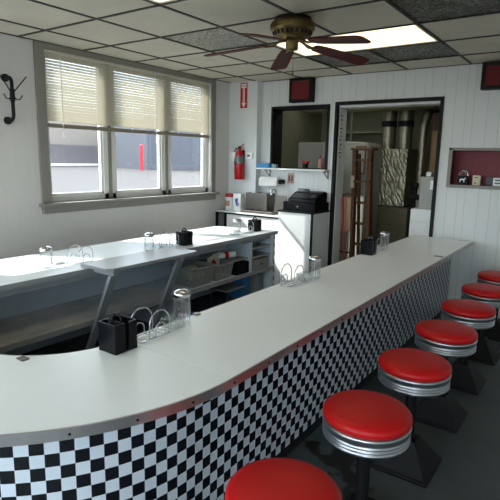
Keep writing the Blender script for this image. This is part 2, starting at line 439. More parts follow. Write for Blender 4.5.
def blind(y0, y1, label, tilt):
    ym = (y0 + y1) / 2; L = (y1 - y0) / 2
    t = thing('window_blind', label, 'blind', (-.012, ym, 1.745), 0, 'blinds over the window')
    top = .63
    MB().box(-.016, .016, -L, L, top - .005, top + .025).build('headrail', M['rail'], t, .002)
    sm = MB(); n = 23; pitch = .0245
    for k in range(n):
        z = .066 + k * pitch + random.uniform(-.0003, .0003)
        dz = random.uniform(-.012, .012)
        ca, sa = math.cos(tilt + dz), math.sin(tilt + dz)
        hw = .0145; q = 3
        vs = []; fs = []
        for e in range(q + 1):
            u = -hw + 2 * hw * e / q; bow = .0022 * (1 - (u / hw) ** 2)
            x = u * ca - bow * sa; zz = u * sa + bow * ca
            vs += [(x, -L, z + zz), (x, L, z + zz)]
        for e in range(q): fs.append((2 * e, 2 * e + 1, 2 * e + 3, 2 * e + 2))
        sm.add(vs, fs, True)
    sm.build('slats', M['blind'], t)
    MB().box(-.013, .013, -L, L, 0, .036).build('bottom_rail', M['railbrown'], t, .002)
    for f in (-.72, -.05, .72):
        MB().box(.0145, .0160, f * L - .0015, f * L + .0015, .02, top).build('ladder_cord', M['cord'], t)
    wd = MB().tube([(.024, -L + .16 if tilt else 0, top - .01), (.026, -L + .16, -.09)], .0035, 6)
    wd.build('tilt_wand', M['cord'], t)
    return t
blind(-2.688, -1.562, 'beige mini blind over the left half of the window, nearest the coat hook', -1.08)
b2 = blind(-1.562, -.482, 'beige mini blind over the right half of the window, nearest the fire sign', -1.10)
pc = MB().tube([(.026, .505, .60), (.028, .503, .2), (.03, .5, -.28), (.034, .49, -.45), (.03, .47, -.52), (.03, .52, -.60)], .003, 6)
pc.tube([(.026, .512, .60), (.03, .515, -.35), (.036, .51, -.5), (.03, .545, -.57)], .0025, 6)
pc.build('pull_cord', M['cord'], b2)
# second window outside the view, further along the same wall
w = struct(MB().box(-.083, -.079, W2[0], W2[1], 1.0, 2.40).build('window_2', M['pane']))
s = MB()
n = 4; st = (W2[1] - W2[0]) / n
for k in range(n):
    a, b = W2[0] + k * st, W2[0] + (k + 1) * st
    s.box(-.115, -.045, a, a + .06, 1.0, 2.40).box(-.115, -.045, b - .06, b, 1.0, 2.40).box(-.115, -.045, a, b, 1.0, 1.06).box(-.115, -.045, a, b, 2.34, 2.40)
s.build('window_sash', M['sash'], w)
sm = MB()
for k in range(32):
    z = 1.76 + k * .0205
    sm.obox((-.02, (W2[0] + W2[1]) / 2, z), (.025, W2[1] - W2[0] - .03, .0006), Matrix.Rotation(-1.05, 3, 'Y'))
sm.build('window_blind', M['blind'], w)  # unseen blind, added to keep the sun off the grey worktop
MB().box(-.14, .075, W2[0] - .05, W2[1] + .05, .972, 1.0).build('window_sill', M['frame'], w)

# ------------------------------------------------------------------ outside
gz = lambda x: -.15 + (-x) * .0197
gm = MB().add([(-.16, -40, -.15), (-.16, 90, -.15), (-90, 90, gz(-90)), (-90, -40, gz(-90)), (-.16, -40, -.4), (-.16, 90, -.4), (-90, 90, -.4), (-90, -40, -.4)],
    [(0, 1, 2, 3), (7, 6, 5, 4), (0, 4, 5, 1), (2, 6, 7, 3), (1, 5, 6, 2), (0, 3, 7, 4)])
gm.box(-.16, 30, -40, YF - .16, -.4, -.15)
struct(gm.build('ground', M['asphalt']))
t = thing('warehouse_building', 'long brown grey building across the lot seen through the left panes', 'building', (-36, 15, gz(-36)))
MB().box(-8, 0, -25, 40, -.3, 1.8).build('lower_wall', M['bldlow'], t)
MB().box(-8, -.05, -25, 40, 1.8, 4.2).build('upper_wall', M['bld'], t)
MB().box(0, 1.2, -25, 40, -.3, .12).build('kerb', M['sash'], t)
t = thing('side_building', 'slate grey building outside seen through the right hand pane', 'building', (-27, 23.8, gz(-27)))
MB().box(-5, 0, 0, 30, -.3, 3.9).build('wall', M['bld2'], t)
MB().box(-5.2, .2, -.2, 30.2, 3.9, 4.05).build('roof', M['bldlow'], t)
tag(MB().box(-.11, .11, -.11, .11, 0, 2.0).cyl((0, 0, 2.0), (0, 0, 2.06), .1, .06, 12).build('gate_post', M['redpost'], None, .03), 'red post standing on the pavement outside the middle pane', 'post').location = (-26.2, 22.45, gz(-26.2) - .02)

# ------------------------------------------------------------------ coat hook on the left wall
t = thing('coat_hook', 'black pipe style coat hook on the white wall left of the window', 'coat hook', (0, -3.035, 1.94))
for z in (.165, -.165): MB().cyl((-.001, 0, z), (.02, 0, z), .03).cyl((.02, 0, z), (.032, 0, z), .019).build('flange', M['blackmat'], t)
pts = [(.02, 0, .165), (.055, 0, .165)] + [(.055 + .045 * math.sin(a), 0, .12 + .045 * math.cos(a)) for a in (.4, .8, 1.2, 1.57)] + \
      [(.1, 0, 0), (.1, 0, -.12)] + [(.055 + .045 * math.cos(a), 0, -.12 - .045 * math.sin(a)) for a in (.4, .8, 1.2, 1.57)] + [(.02, 0, -.165)]
MB().tube(pts, .014, 12).cyl((.1, 0, -.02), (.1, 0, .075), .019).build('pipe', M['blackmat'], t)
for sgn in (-1, 1):
    MB().tube([(.1, sgn * .012, .05), (.11, sgn * .05, .10), (.12, sgn * .115, .18)], .0045, 8).build('long_hook', M['blackmat'], t)
    MB().tube([(.1, sgn * .012, .02), (.105, sgn * .03, -.005), (.11, sgn * .055, -.002), (.112, sgn * .072, .022), (.112, sgn * .075, .032)], .0045, 8).build('short_hook', M['blackmat'], t)

# ------------------------------------------------------------------ chase wall: sign, extinguisher, thermostat
def text_mesh(name, txt, size, mat, parent, loc, rot, ext=.0006):
    cu = bpy.data.curves.new(name, 'FONT'); cu.body = txt; cu.size = size; cu.extrude = ext; cu.align_x = 'CENTER'; cu.align_y = 'CENTER'
    tmp = bpy.data.objects.new(name + '_tmp', cu); COL.objects.link(tmp)
    dg = bpy.context.evaluated_depsgraph_get(); me = bpy.data.meshes.new_from_object(tmp.evaluated_get(dg))
    bpy.data.objects.remove(tmp); o = bpy.data.objects.new(name, me); COL.objects.link(o); me.materials.clear(); me.materials.append(mat)
    o.parent = parent; o.location = loc; o.rotation_euler = rot
    return o
FY = -.11
t = thing('fire_sign', 'red fire sign with white downward arrow above the extinguisher', 'sign', (.224, FY, 2.275))
MB().box(-.052, .052, -.004, 0, -.15, .15).build('plate', M['redsign'], t)
MB().box(-.038, .038, -.0055, -.004, .09, .138).build('word_panel', M['signwhite'], t)
text_mesh('lettering', 'FIRE', .034, M['redsign'], t, (0, -.0062, .114), (PI / 2, 0, 0))
a = MB().prism([(-.013, .085), (.013, .085), (.013, -.088), (.033, -.088), (0, -.142), (-.033, -.088), (-.013, -.088)], 'y', -.0055, -.004)
a.build('arrow', M['signwhite'], t)
MB().box(-.003, .003, -.007, -.0055, -.085, .075).build('arrow_stripe', M['redsign'], t)
t = thing('fire_extinguisher', 'red fire extinguisher with inspection tag hung on the white corner wall', 'fire extinguisher', (.222, FY - .068, 1.25))
MB().lathe([(.055, 0), (.062, .006), (.062, .178), (.062, .18)]).build('boot', M['redpaint'], t)
MB().lathe([(.05, .17), (.05, .30), (.047, .325), (.035, .35), (.018, .362), (.018, .375)]).build('cylinder', M['redpaint'], t)
MB().lathe([(.0512, .195), (.0512, .29)], n=40).build('label_band', M['label'], t)
MB().cyl((0, 0, .37), (0, 0, .395), .016).box(-.012, .012, -.012, .012, .39, .41).build('valve', M['black'], t)
MB().beam((-.01, 0, .40), (.075, -.01, .435), .014, .008).beam((-.01, 0, .385), (.07, -.01, .392), .014, .006).build('handle', M['redpaint'], t)
MB().tube([(-.014, 0, .385), (-.05, -.01, .38), (-.068, -.015, .34), (-.066, -.015, .25), (-.064, -.01, .17), (-.066, -.01, .06)], .008, 10).build('hose', M['black'], t)
MB().obox((-.066, -.055, .28), (.062, .003, .115), Matrix.Rotation(.12, 3, 'Y')).build('inspection_tag', M['paper'], t)
MB().box(-.03, .03, .05, .068, .05, .36).build('wall_bracket', M['black'], t)
t = thing('thermostat', 'small white thermostat box beside the fire extinguisher', 'thermostat', (.33, FY, 1.545))
MB().box(-.05, .05, -.026, 0, -.04, .04).build('body', M['signwhite'], t, .006)
MB().box(-.022, .02, -.028, -.026, -.012, .014).build('display', M['dkgrey'], t)

# ------------------------------------------------------------------ back wall items
for k, (x0, x1, z0, z1, lb) in enumerate([(.865, 1.155, 2.165, 2.43, 'maroon fronted black speaker box above the pass-through opening'), (2.94, 3.5, 2.19, 2.43, 'maroon fronted black speaker box at the right edge, above the wall niche')]):
    t = thing('wall_speaker', lb, 'speaker', ((x0 + x1) / 2, 0, z0), 0, 'speakers on the back wall')
    X, Z = (x1 - x0) / 2, z1 - z0
    MB().box(-X, X, -.10, 0, 0, .03).box(-X, X, -.10, 0, Z - .03, Z).box(-X, -X + .03, -.10, 0, .03, Z - .03).box(X - .03, X, -.10, 0, .03, Z - .03).box(-X + .03, X - .03, -.07, 0, .03, Z - .03).build('cabinet', M['blackfr'], t, .002)
    MB().box(-X + .031, X - .031, -.088, -.071, .031, Z - .031).build('grille', M['maroon'], t)
# black trims of pass-through and doorway
f = .028
mb = MB().box(PW[0] - .012, PW[0] + f - .012, -.018, .205, PW[2] - .02, PW[3] + .02).box(PW[1] - f + .012, PW[1] + .012, -.018, .205, PW[2] - .02, PW[3] + .02)
mb.box(PW[0] + .016, PW[1] - .016, -.018, .205, PW[3] - .012, PW[3] + .02).box(PW[0] + .016, PW[1] - .016, -.018, .205, PW[2] - .02, PW[2] + .008)
struct(mb.build('trim_1', M['blackfr']))
mb = MB().box(DW[0] - .022, DW[0] + .012, -.018, .03, 0, DW[3] + .03).box(DW[1] - .012, DW[1] + .022, -.018, .03, 0, DW[3] + .03).box(DW[0] + .012, DW[1] - .012, -.018, .03, DW[3] - .006, DW[3] + .03)
struct(mb.build('trim_2', M['blackfr']))
mb = MB().box(DW[0] - .001, DW[0] + .018, .03, .215, 0, DW[3]).box(DW[0] + .018, DW[1], .03, .215, DW[3] - .03, DW[3] - .006)
struct(mb.build('trim_3', M['white']))
t = thing('tally_marks', 'column of short black marks down the left door jamb', 'markings', (DW[0] + .0181, .08, 1.78))
for k in range(11):
    z = .22 - k * .045 + random.uniform(-.006, .006)
    MB().box(0, .0014, -.02 + .01 * (k % 3), .02 + .015 * (k % 2), z, z + .012).build('mark', M['blackmat'], t)
# niche
nf = .03
mb = MB().box(NW[0], NW[1], .18, .195, NW[2], NW[3]).box(NW[0], NW[0] + .004, .0, .18, NW[2], NW[3]).box(NW[0], NW[1], .0, .18, NW[3] - .004, NW[3])
struct(mb.build('wall_niche', M['redniche']))
mb = MB().box(NW[0] - .01, NW[1], -.016, .012, NW[3] - .012, NW[3] + .014).box(NW[0] - .012, NW[0] + .022, -.016, .012, NW[2] - .02, NW[3] + .014).box(NW[0] + .022, NW[1], -.03, .18, NW[2] - .022, NW[2] + .008)
struct(mb.build('trim_4', M['frame']))
nz = NW[2] + .009
t = thing('napkin_caddy', 'small black caddy with white animal emblem in the red niche', 'caddy', (2.835, .07, nz))
MB().box(-.048, .048, -.03, .03, 0, .09).build('box', M['black'], t, .003)
em = [(-.028, -.02), (-.022, -.02), (-.018, .0), (.006, .0), (.01, -.02), (.016, -.02), (.017, .004), (.024, .014), (.03, .018), (.022, .026), (.012, .014), (-.02, .014), (-.03, .006)]
MB().prism([(x, z + .045) for x, z in em], 'y', -.0315, -.03).build('emblem', M['signwhite'], t)
wr = MB()
for y, s_ in ((-.012, 1), (.014, .8)): wr.tube([(.042 * s_ * math.cos(a), y, .09 + .052 * s_ * math.sin(a)) for a in [PI * k / 12 for k in range(13)]], .003, 6)
wr.tube([(-.02, -.012, .09), (0, 0, .125), (.02, .014, .09)], .003, 6)
wr.build('wire_loops', M['chrome'], t)
t = thing('small_carton', 'cream carton standing in the middle of the red niche', 'carton', (2.958, .075, nz))
MB().box(-.036, .036, -.02, .02, 0, .095).build('body', M['cream'], t, .002)
MB().box(-.022, .016, -.0212, -.02, .07, .078).box(-.016, .0, -.0212, -.02, .015, .028).build('print', M['dkgrey'], t)
o = MB().box(-.03, .03, -.025, .025, 0, .085).build('dark_box', M['dkgrey'], None, .003); o.location = (3.075, .10, nz); tag(o, 'dark grey box in the red niche behind the white one', 'box')
t = thing('white_box', 'white box with grey lines at right end of the red niche', 'box', (3.165, .075, nz))
MB().box(-.055, .055, -.025, .025, 0, .078).build('body', M['signwhite'], t, .002)
MB().box(-.04, .05, -.0262, -.025, .05, .062).box(-.04, .05, -.0262, -.025, .022, .034).build('print', M['dkgrey'], t)

# shelf under the pass-through and its things
t = thing('wall_shelf', 'narrow white shelf on the back wall under the pass-through opening', 'shelf', (.93, 0, 1.385))
MB().box(-.47, .47, -.15, -.019, -.0, .018).build('board', M['signwhite'], t, .002)
for x in (-.36, .44):
    MB().box(x - .01, x + .01, -.13, -.0, -.012, 0).box(x - .01, x + .01, -.012, 0, -.09, -.0).beam((x, -.01, -.085), (x, -.11, -.01), .008, .008).build('bracket', M['steel'], t)
SZ = 1.404
t = thing('tissue_box', 'bright blue tissue box at left end of the white shelf', 'tissue box', (.548, -.085, SZ))
MB().box(-.085, .085, -.05, .05, 0, .055).build('carton', M['blue'], t, .002)
MB().add([(-.05, -.02, .055), (.05, -.02, .055), (.04, .03, .055), (-.04, .03, .055), (-.01, 0, .09), (.025, .01, .082)], [(0, 1, 5, 4), (1, 2, 5), (2, 3, 4, 5), (3, 0, 4), (0, 3, 2, 1)]).build('tissue', M['paper'], t, 0, 2, 1)
o = MB().box(-.03, .03, -.03, .03, 0, .045).build('small_box', M['teal'], None, .003); o.location = (.69, -.085, SZ); tag(o, 'small grey teal box beside the blue tissue box', 'box')
# paper towel and outlet
t = thing('paper_towel_roll', 'white paper towel roll on a holder under the shelf', 'paper towels', (.63, -.09, 1.245))
MB().cyl((-.13, 0, 0), (.13, 0, 0), .055, n=32).build('roll', M['paper'], t)
MB().add([(-.13, -.055, .0), (.13, -.055, .0), (.13, -.062, -.055), (-.13, -.058, -.06), (-.13, -.052, .0), (.13, -.052, .0), (.13, -.058, -.055), (-.13, -.054, -.06)], [(0, 1, 2, 3), (7, 6, 5, 4), (0, 4, 5, 1), (2, 6, 7, 3), (0, 3, 7, 4), (1, 5, 6, 2)]).build('loose_sheet', M['paper'], t)
MB().box(-.15, -.134, -.02, .09, -.02, .02).box(.134, .16, -.02, .09, -.03, .02).box(-.15, .16, .075, .09, -.02, .02).build('holder', M['black'], t)
t = thing('wall_outlet', 'pinkish double outlet plate beside the paper towel roll', 'outlet', (.875, 0, 1.285))
MB().box(-.045, .045, -.008, 0, -.06, .06).build('plate', M['pink'], t, .003)
MB().box(-.03, -.008, -.012, -.008, -.035, .035).box(.01, .03, -.012, -.008, -.035, .035).build('socket', M['dkgrey'], t)

# ------------------------------------------------------------------ sink table and register cabinet
t = thing('sink_table', 'white fronted wash table with black frame in the corner', 'table', (.48, -.20, 0))
MB().box(-.47, .485, -.18, .085, .842, .86).box(-.02, .46, .085, .195, .842, .86).build('top', M['white'], t, .002)
MB().box(-.47, .46, -.185, -.165, .825, .842).build('rim', M['blackfr'], t)
MB().box(-.30, .46, -.172, -.158, .02, .825).build('front_panel', M['signwhite'], t)
for x, y in ((-.458, -.17), (-.33, -.16), (-.458, .07), (.447, .18)):
    MB().box(x - .013, x + .013, y - .013, y + .013, 0, .842).build('leg', M['blackfr'], t)
t = thing('register_cabinet', 'white cabinet with black edges under the cash register', 'cabinet', (1.195, -.215, 0))
MB().box(-.228, .218, -.20, .19, .02, .92).build('body', M['signwhite'], t, .002)
MB().box(-.23, .23, -.215, .19, .92, .94).build('top', M['blackfr'], t, .003)
MB().box(.203, .223, -.213, -.193, .0, .92).build('corner_post', M['blackfr'], t)
TZ = .861
t = thing('hand_sink', 'stainless steel hand sink with splash guards set in the wash table', 'sink', (.61, -.19, TZ))
MB().box(-.225, .225, -.17, -.15, 0, .03).box(-.225, -.195, -.15, .165, 0, .03).box(.195, .225, -.15, .165, 0, .03).box(-.225, .225, .13, .165, 0, .03).box(-.2, .2, -.15, .14, 0, .006).build('basin', M['steel'], t, .003)
MB().box(-.25, .06, -.03, -.018, .03, .235).box(-.25, -.238, -.018, .16, .03, .235).box(.048, .06, -.018, .16, .03, .235).box(-.238, .048, .148, .16, .03, .235).box(-.238, .048, -.018, .148, .03, .04).build('tub', M['steel'], t, .002)
MB().prism([(.17, .03), (.33, .03), (.335, .225), (.20, .225), (.185, .19)], 'y', -.03, -.016).build('splash_guard', M['steel'], t, .002)
fc = MB().cyl((.135, .06, .03), (.135, .06, .05), .022).tube([(.135, .06, .05), (.135, .06, .25)] + [(.135, .06 - .05 + .05 * math.cos(a), .25 + .045 * math.sin(a)) for a in (.5, 1., 1.57, 2.1, 2.6, 3.1)] + [(.135, -.042, .225)], .010, 10)
fc.build('faucet', M['chrome'], t)
t = thing('wipes_canister', 'white wipes canister with red lid on the wash table', 'canister', (.115, -.22, TZ))
MB().lathe([(.055, 0), (.058, .004), (.058, .16), (.058, .165)]).build('tub', M['signwhite'], t)
MB().lathe([(.060, .165), (.061, .17), (.061, .195), (.054, .205), (.0, .207)]).build('lid', M['redpaint'], t)
MB().box(-.03, .03, -.0595, -.045, .05, .12).build('print', M['pink'], t)
t = thing('glove_box', 'white upright carton with blue emblem beside the red lidded canister', 'carton', (.262, -.24, TZ))
MB().box(-.058, .058, -.035, .035, 0, .215).build('body', M['signwhite'], t, .002)
em = MB().tube([(-.018, -.0362, .15), (-.01, -.0362, .10), (.0, -.0362, .07), (.018, -.0362, .065), (.024, -.0362, .09), (.006, -.0362, .105)], .008, 8)
em.tube([(.004, -.0362, .16), (.006, -.0362, .115)], .008, 8)
em.build('emblem', M['deepblue'], t)

# cash register
t = thing('cash_register', 'black cash register on top of the white cabinet', 'cash register', (1.215, -.215, .941))
MB().box(-.205, .205, -.17, .17, 0, .095).build('drawer_base', M['blackpl'], t, .004)
MB().box(-.19, .19, -.176, -.17, .012, .083).build('drawer_front', M['blackpl'], t, .002)
MB().cyl((-.01, -.18, .05), (-.01, -.172, .05), .011).build('lock', M['chrome'], t)
MB().prism([(-.14, .096), (.15, .096), (.15, .20), (.10, .215), (.02, .20), (-.13, .13)], 'x', -.165, .19).build('upper_body', M['blackpl'], t, .006)
rot = Matrix.Rotation(.435, 3, 'X')
kp = MB()
for r in range(4):
    for c_ in range(7): kp.obox((-.12 + c_ * .03, -.108 + r * .028 * .9, .148 + r * .028 * .42), (.022, .02, .01), rot)
kp.build('keypad', M['dkgrey'], t)
MB().obox((.125, -.06, .170), (.07, .06, .01), rot).build('receipt_cover', M['dkgrey'], t)
MB().obox((-.06, .04, .222), (.14, .018, .035), Matrix.Rotation(-.3, 3, 'X')).build('display', M['dkgrey'], t)

# ------------------------------------------------------------------ ceiling fan
fx, fy = 2.168, -2.235
t = thing('ceiling_fan', 'antique brass ceiling fan with five dark red blades', 'ceiling fan', (fx, fy, H))
MB().cyl((0, 0, -.022), (0, 0, -.004), .122, n=48).build('mount', M['black'], t)
MB().lathe([(.09, -.125), (.118, -.12), (.134, -.088), (.144, -.082), (.146, -.06), (.144, -.038), (.134, -.028), (.125, -.02)], n=48).build('motor_housing', M['brass'], t)
rb = MB()
for k in range(40):
    a = 2 * PI * k / 40; rb.obox((.1465 * math.cos(a), .1465 * math.sin(a), -.06), (.006, .012, .026), Matrix.Rotation(a, 3, 'Z'))
rb.build('ornament_band', M['brass'], t)
vt = MB()
for k in range(24):
    a = 2 * PI * k / 24; vt.obox((.1265 * math.cos(a), .1265 * math.sin(a), -.104), (.006, .015, .024), Matrix.Rotation(a, 3, 'Z') @ Matrix.Rotation(.46, 3, 'Y'))
vt.build('vent_slots', M['blackmat'], t)
MB().lathe([(.02, -.206), (.038, -.203), (.042, -.195), (.042, -.155), (.048, -.15), (.06, -.142), (.085, -.132), (.085, -.12)]).build('hub', M['brass'], t)
MB().tube([(.03, -.03, -.205), (.03, -.03, -.34)], .0014, 6).lathe([(0, -.37), (.006, -.365), (.005, -.345), (.001, -.338)], (.03, -.03, 0), 12).build('pull_chain', M['brass'], t)
for k in range(5):
    a = math.radians(59 + 72 * k)
    R_ = Matrix.Rotation(a, 3, 'Z'); tilt = Matrix.Rotation(math.radians(-8), 3, 'X')
    br = MB().tube([R_ @ Vector(p) for p in ((.06, 0, -.140), (.09, 0, -.152), (.13, .012, -.172), (.16, .0, -.176), (.19, 0, -.178))], .008, 8)
    br.tube([R_ @ Vector(p) for p in ((.09, 0, -.152), (.13, -.015, -.172), (.16, -.01, -.176), (.19, 0, -.178))], .006, 8)
    bo = br.build('blade_arm', M['brass'], t)
    out = []
    wv = [(.165, .03), (.18, .045), (.24, .055), (.43, .064), (.56, .067), (.59, .06), (.605, .04)]
    out = [(r, w_) for r, w_ in wv] + [(r, -w_) for r, w_ in reversed(wv)]
    vs = []
    for dz in (-.0035, .0035):
        for r, w_ in out:
            q = tilt @ Vector((0, w_, dz)); vs.append(R_ @ Vector((r, q.y, q.z - .170 - (r - .165) * .13)))
    n_ = len(out)
    MB().add(vs, [tuple(range(n_ - 1, -1, -1)), tuple(range(n_, 2 * n_))] + [(i, (i + 1) % n_, n_ + (i + 1) % n_, n_ + i) for i in range(n_)]).build('blade', M['blade'], t)

# ------------------------------------------------------------------ U-shaped counter
CT = .76; TH = .034
RCX, LCX, CY = 2.01, 1.50, -3.965
SEAM = -3.965
YR = -.10                        # far end of the right arm
YLI, YLO = -.80, -.95            # far end of the left arm
dc = thing('diner_counter', 'U-shaped white topped diner counter with black and white checked front', 'counter', (0, 0, 0))
def slab(pairs, z0, z1):
    mb = MB(); n = len(pairs)
    vs = []
    for (a, b) in pairs: vs += [(*a, z0), (*b, z0), (*b, z1), (*a, z1)]
    fs = []
    for i in range(n - 1):
        p, q = 4 * i, 4 * i + 4
        for k in range(4): fs.append((p + k, q + k, q + (k + 1) % 4, p + (k + 1) % 4))
    fs += [(3, 2, 1, 0), tuple(4 * (n - 1) + k for k in range(4))]
    return mb.add(vs, fs)
XI, XO = 2.43, 3.01; LI, LO = 1.205, .50
slab([((XI, YR), (XO, YR)), ((XI, SEAM + .0012), (XO, SEAM + .0012))], CT - TH, CT).build('countertop', M['lam'], dc, .002)
nA = 28
ins = arc(RCX, CY, XI - RCX, 0, -PI / 2, nA); outs = [(RCX + 1.0 * math.cos(a), CY + .965 * math.sin(a)) for a in [-PI / 2 * k / nA for k in range(nA + 1)]]
ins2 = [(LCX + .33 * math.cos(a) * (LCX - LI) / .33, CY + .415 * math.sin(a) if False else CY + (.36 + (.42 - .36) * (1 - k / nA)) * math.sin(a)) for k, a in [(k, -PI / 2 - PI / 2 * k / nA) for k in range(nA + 1)]]; outs2 = [(LCX + 1.0 * math.cos(a), CY + .965 * math.sin(a)) for a in [-PI / 2 - PI / 2 * k / nA for k in range(nA + 1)]]
pairs = [((XI, SEAM - .0012), (XO, SEAM - .0012))] + list(zip(ins, outs)) + list(zip(ins2, outs2)) + [((LI, SEAM - .0012), (LO, SEAM - .0012))]
slab(pairs, CT - TH, CT).build('countertop', M['lam'], dc, .002)
slab([((LI, SEAM + .0012), (LO, SEAM + .0012)), ((LI, YLI), (LO, YLO))], CT - TH, CT).build('countertop', M['lam'], dc, .002)
# metal band round the outer edge
opath = [(XI - .004, YR + .002), (XO + .002, YR + .002)]
outer = [(XO, YR)] + [(XO, SEAM)] + outs + outs2 + [(LO, SEAM), (LO, YLO)]
band = MB().ribbon(outer, CT - .033, CT + .002, -.007)
band.ribbon([(XI, YR), (XO, YR)], CT - .033, CT + .002, -.006)
bo = band.build('edge_band', M['brushed'], dc)
sc_ = MB()
yy = YR - .12
while yy > CY:
    sc_.cyl((XO + .006, yy, CT - .017), (XO + .009, yy, CT - .017), .004, n=10); yy -= .22
for k in range(1, 8):
    a = -PI / 2 * k / 8 ; c_, s_ = math.cos(a), math.sin(a)
    sc_.cyl((RCX + 1.006 * c_, CY + .971 * s_, CT - .017), (RCX + 1.009 * c_, CY + .974 * s_, CT - .017), .004, n=10)
sc_.build('screw', M['blackmat'], bo)
inner = [(XI, YR)] + [(XI, SEAM)] + ins + ins2 + [(LI, SEAM), (LI, YLI)]
ib = MB().ribbon(inner, CT - .036, CT - .0005, .005).ribbon([(LI, YLI), (LO, YLO)], CT - .036, CT - .0005, .005)
ib.build('inner_edge_band', M['greyapron'], dc)
# checked front
PX = 2.84
def ppath(off):
    return [(PX - off, YR - .06), (PX - off, CY)] + [(cx + (PX - off - RCX) * math.cos(a), CY + (PX - off - RCX - .035) * math.sin(a)) for cx, a in [(RCX, -PI / 2 * k / nA) for k in range(1, nA + 1)] + [(LCX, -PI / 2 - PI / 2 * k / nA) for k in range(nA + 1)]] + [(LCX - (PX - off - RCX), -1.02)]
PZ = .085
MB().ribbon(ppath(0), PZ, CT - TH - .001, .012, uvscale=1).build('checker_panel', M['check'], dc)
MB().ribbon(ppath(.022), 0, PZ, .015).build('kick_base', M['kick'], dc)
LBX = LCX - (PX - RCX) + .014       # inner face of left arm front
# end panels
MB().box(XI + .04, PX - .013, YR - .07, YR - .05, 0, CT - TH).build('end_panel', M['white'], dc)
ep = MB().ribbon([(LI - .015, YLI - .035), (LBX - .02, YLI - .035)], 0.02, CT - TH - .001, .014, uvscale=1); ep.build('end_panel', M['check'], dc)
# left arm carcass: bottom, shelf, back lining, apron, uprights, cubby
MB().box(LBX, LBX + .01, SEAM - .3, YLI - .05, .02, CT - TH - .001).build('back_lining', M['greypaint'], dc)
MB().box(LBX + .01, LI - .03, SEAM - .3, YLI - .05, .02, .07).build('bottom_board', M['dkgrey'], dc)
MB().box(LBX + .01, LI - .008, SEAM - .3, -2.33, .362, .385).build('shelf', M['shelfwood'], dc)
MB().box(LBX + .01, LI - .008, -2.33, YLI - .05, .358, .382).build('shelf', M['greypaint'], dc)
MB().box(LI - .012, LI - .004, SEAM - .3, YLI - .05, .352, .387).build('shelf_lip', M['greyapron'], dc)
MB().box(LI - .045, LI - .02, SEAM - .3, -1.66, .683, CT - TH - .001).box(LI - .045, LI - .02, -1.40, YLI - .05, .69, CT - TH - .001).build('apron', M['greyapron'], dc)
MB().box(LBX + .01, LI - .02, -2.345, -2.325, .07, .358).build('divider', M['greypaint'], dc)
MB().box(LBX + .01, LI - .02, -1.255, -1.235, .383, CT - TH - .001).build('divider', M['greypaint'], dc)
MB().box(LBX + .01, LI - .01, -.90, YLI - .05, .07, CT - TH - .001).build('divider', M['greypaint'], dc)
for z in (.61, .515):
    MB().box(LBX + .01, LI - .02, -1.234, -.901, z, z + .014).build('cubby_shelf', M['greyapron'], dc)
MB().box(LBX + .01, LI - .06, -1.49, -1.256, .515, .53).build('cubby_shelf', M['lamgrey'], dc)
# right arm carcass (service side)
MB().box(XI + .04, PX - .013, SEAM, YR - .07, .34, .36).build('shelf', M['greypaint'], dc)
MB().box(XI + .04, PX - .04, SEAM, YR - .07, .03, .06).build('bottom_board', M['dkgrey'], dc)
for y in (-1.4, -2.7): MB().box(XI + .04, PX - .013, y - .01, y + .01, .06, CT - TH - .001).build('divider', M['greypaint'], dc)
# little metal clips on the edges
MB().box(2.275, 2.315, -4.332, -4.304, CT + .0005, CT + .006).build('clip', M['steel'], dc)
MB().box(2.425, 2.455, -3.52, -3.49, CT + .0005, CT + .006).build('clip', M['steel'], dc)
MB().box(2.93, 3.0, -1.16, -1.12, CT + .0005, CT + .006).build('clip', M['steel'], dc)

# fold-out work surface against the left arm
t = thing('side_worktop', 'grey worktop on two slanted legs projecting from the left counter', 'worktop', (1.203, -2.78, 0))
MB().prism([(-.07, -.44), (.20, -.44), (.235, -.405), (.235, .42), (.20, .44), (-.07, .42)], 'z', CT + .003, CT + .027).build('top', M['lamgrey'], t, .003)
for y in (-.37, .27):
    MB().beam((.187, y, CT - .03), (-.124, y, .084), .026, .06, (0, 1, 0)).build('leg', M['greyapron'], t)
    MB().box(.012, .215, y - .022, y + .022, CT - .03, CT + .002).build('cleat', M['greyapron'], t)

# things on and in the left arm
def basket(name, label, x, y, w, l, h, mat, holes=True, group=None):
    t = thing(name, label, 'basket', (x, y, .3835), 0, group)
    mb = MB(); a = .82
    def ring(f, z): return [(-w / 2 * f, -l / 2 * f, z), (w / 2 * f, -l / 2 * f, z), (w / 2 * f, l / 2 * f, z), (-w / 2 * f, l / 2 * f, z)]
    if holes:
        n = 8
        for k in range(n):
            f0 = a + (1 - a) * k / n; z0 = h * k / n; z1 = z0 + h / n * .62
            r0, r1 = ring(f0, z0), ring(f0 + .01, z1)
            mb.add(r0 + r1, [(i, (i + 1) % 4, 4 + (i + 1) % 4, 4 + i) for i in range(4)])
        for sx, sy in ((0, -1), (0, 1), (-1, 0), (1, 0)):
            for q in [i / 8 for i in range(-4, 5)]:
                p0 = (sx * w / 2 * a if sx else q * w * a, sy * l / 2 * a if sy else q * l * a, 0); p1 = (sx * w / 2 if sx else q * w, sy * l / 2 if sy else q * l, h)
                mb.beam(p0, p1, .006, .004, (1, 0, 0) if sy else (0, 1, 0))
    else:
        r0, r1 = ring(a, 0), ring(1, h); mb.add(r0 + r1, [(i, (i + 1) % 4, 4 + (i + 1) % 4, 4 + i) for i in range(4)])
    r0 = ring(a, 0.002); mb.add(r0 + [(p[0], p[1], .006) for p in r0], [(3, 2, 1, 0), (4, 5, 6, 7), (0, 1, 5, 4), (1, 2, 6, 5), (2, 3, 7, 6), (3, 0, 4, 7)])
    o = mb.build('tub', mat, t)
    rm = MB(); q = ring(1.02, h)
    for i in range(4): rm.beam(q[i], q[(i + 1) % 4], .012, .01)
    rm.build('rim', mat, t)
    return t
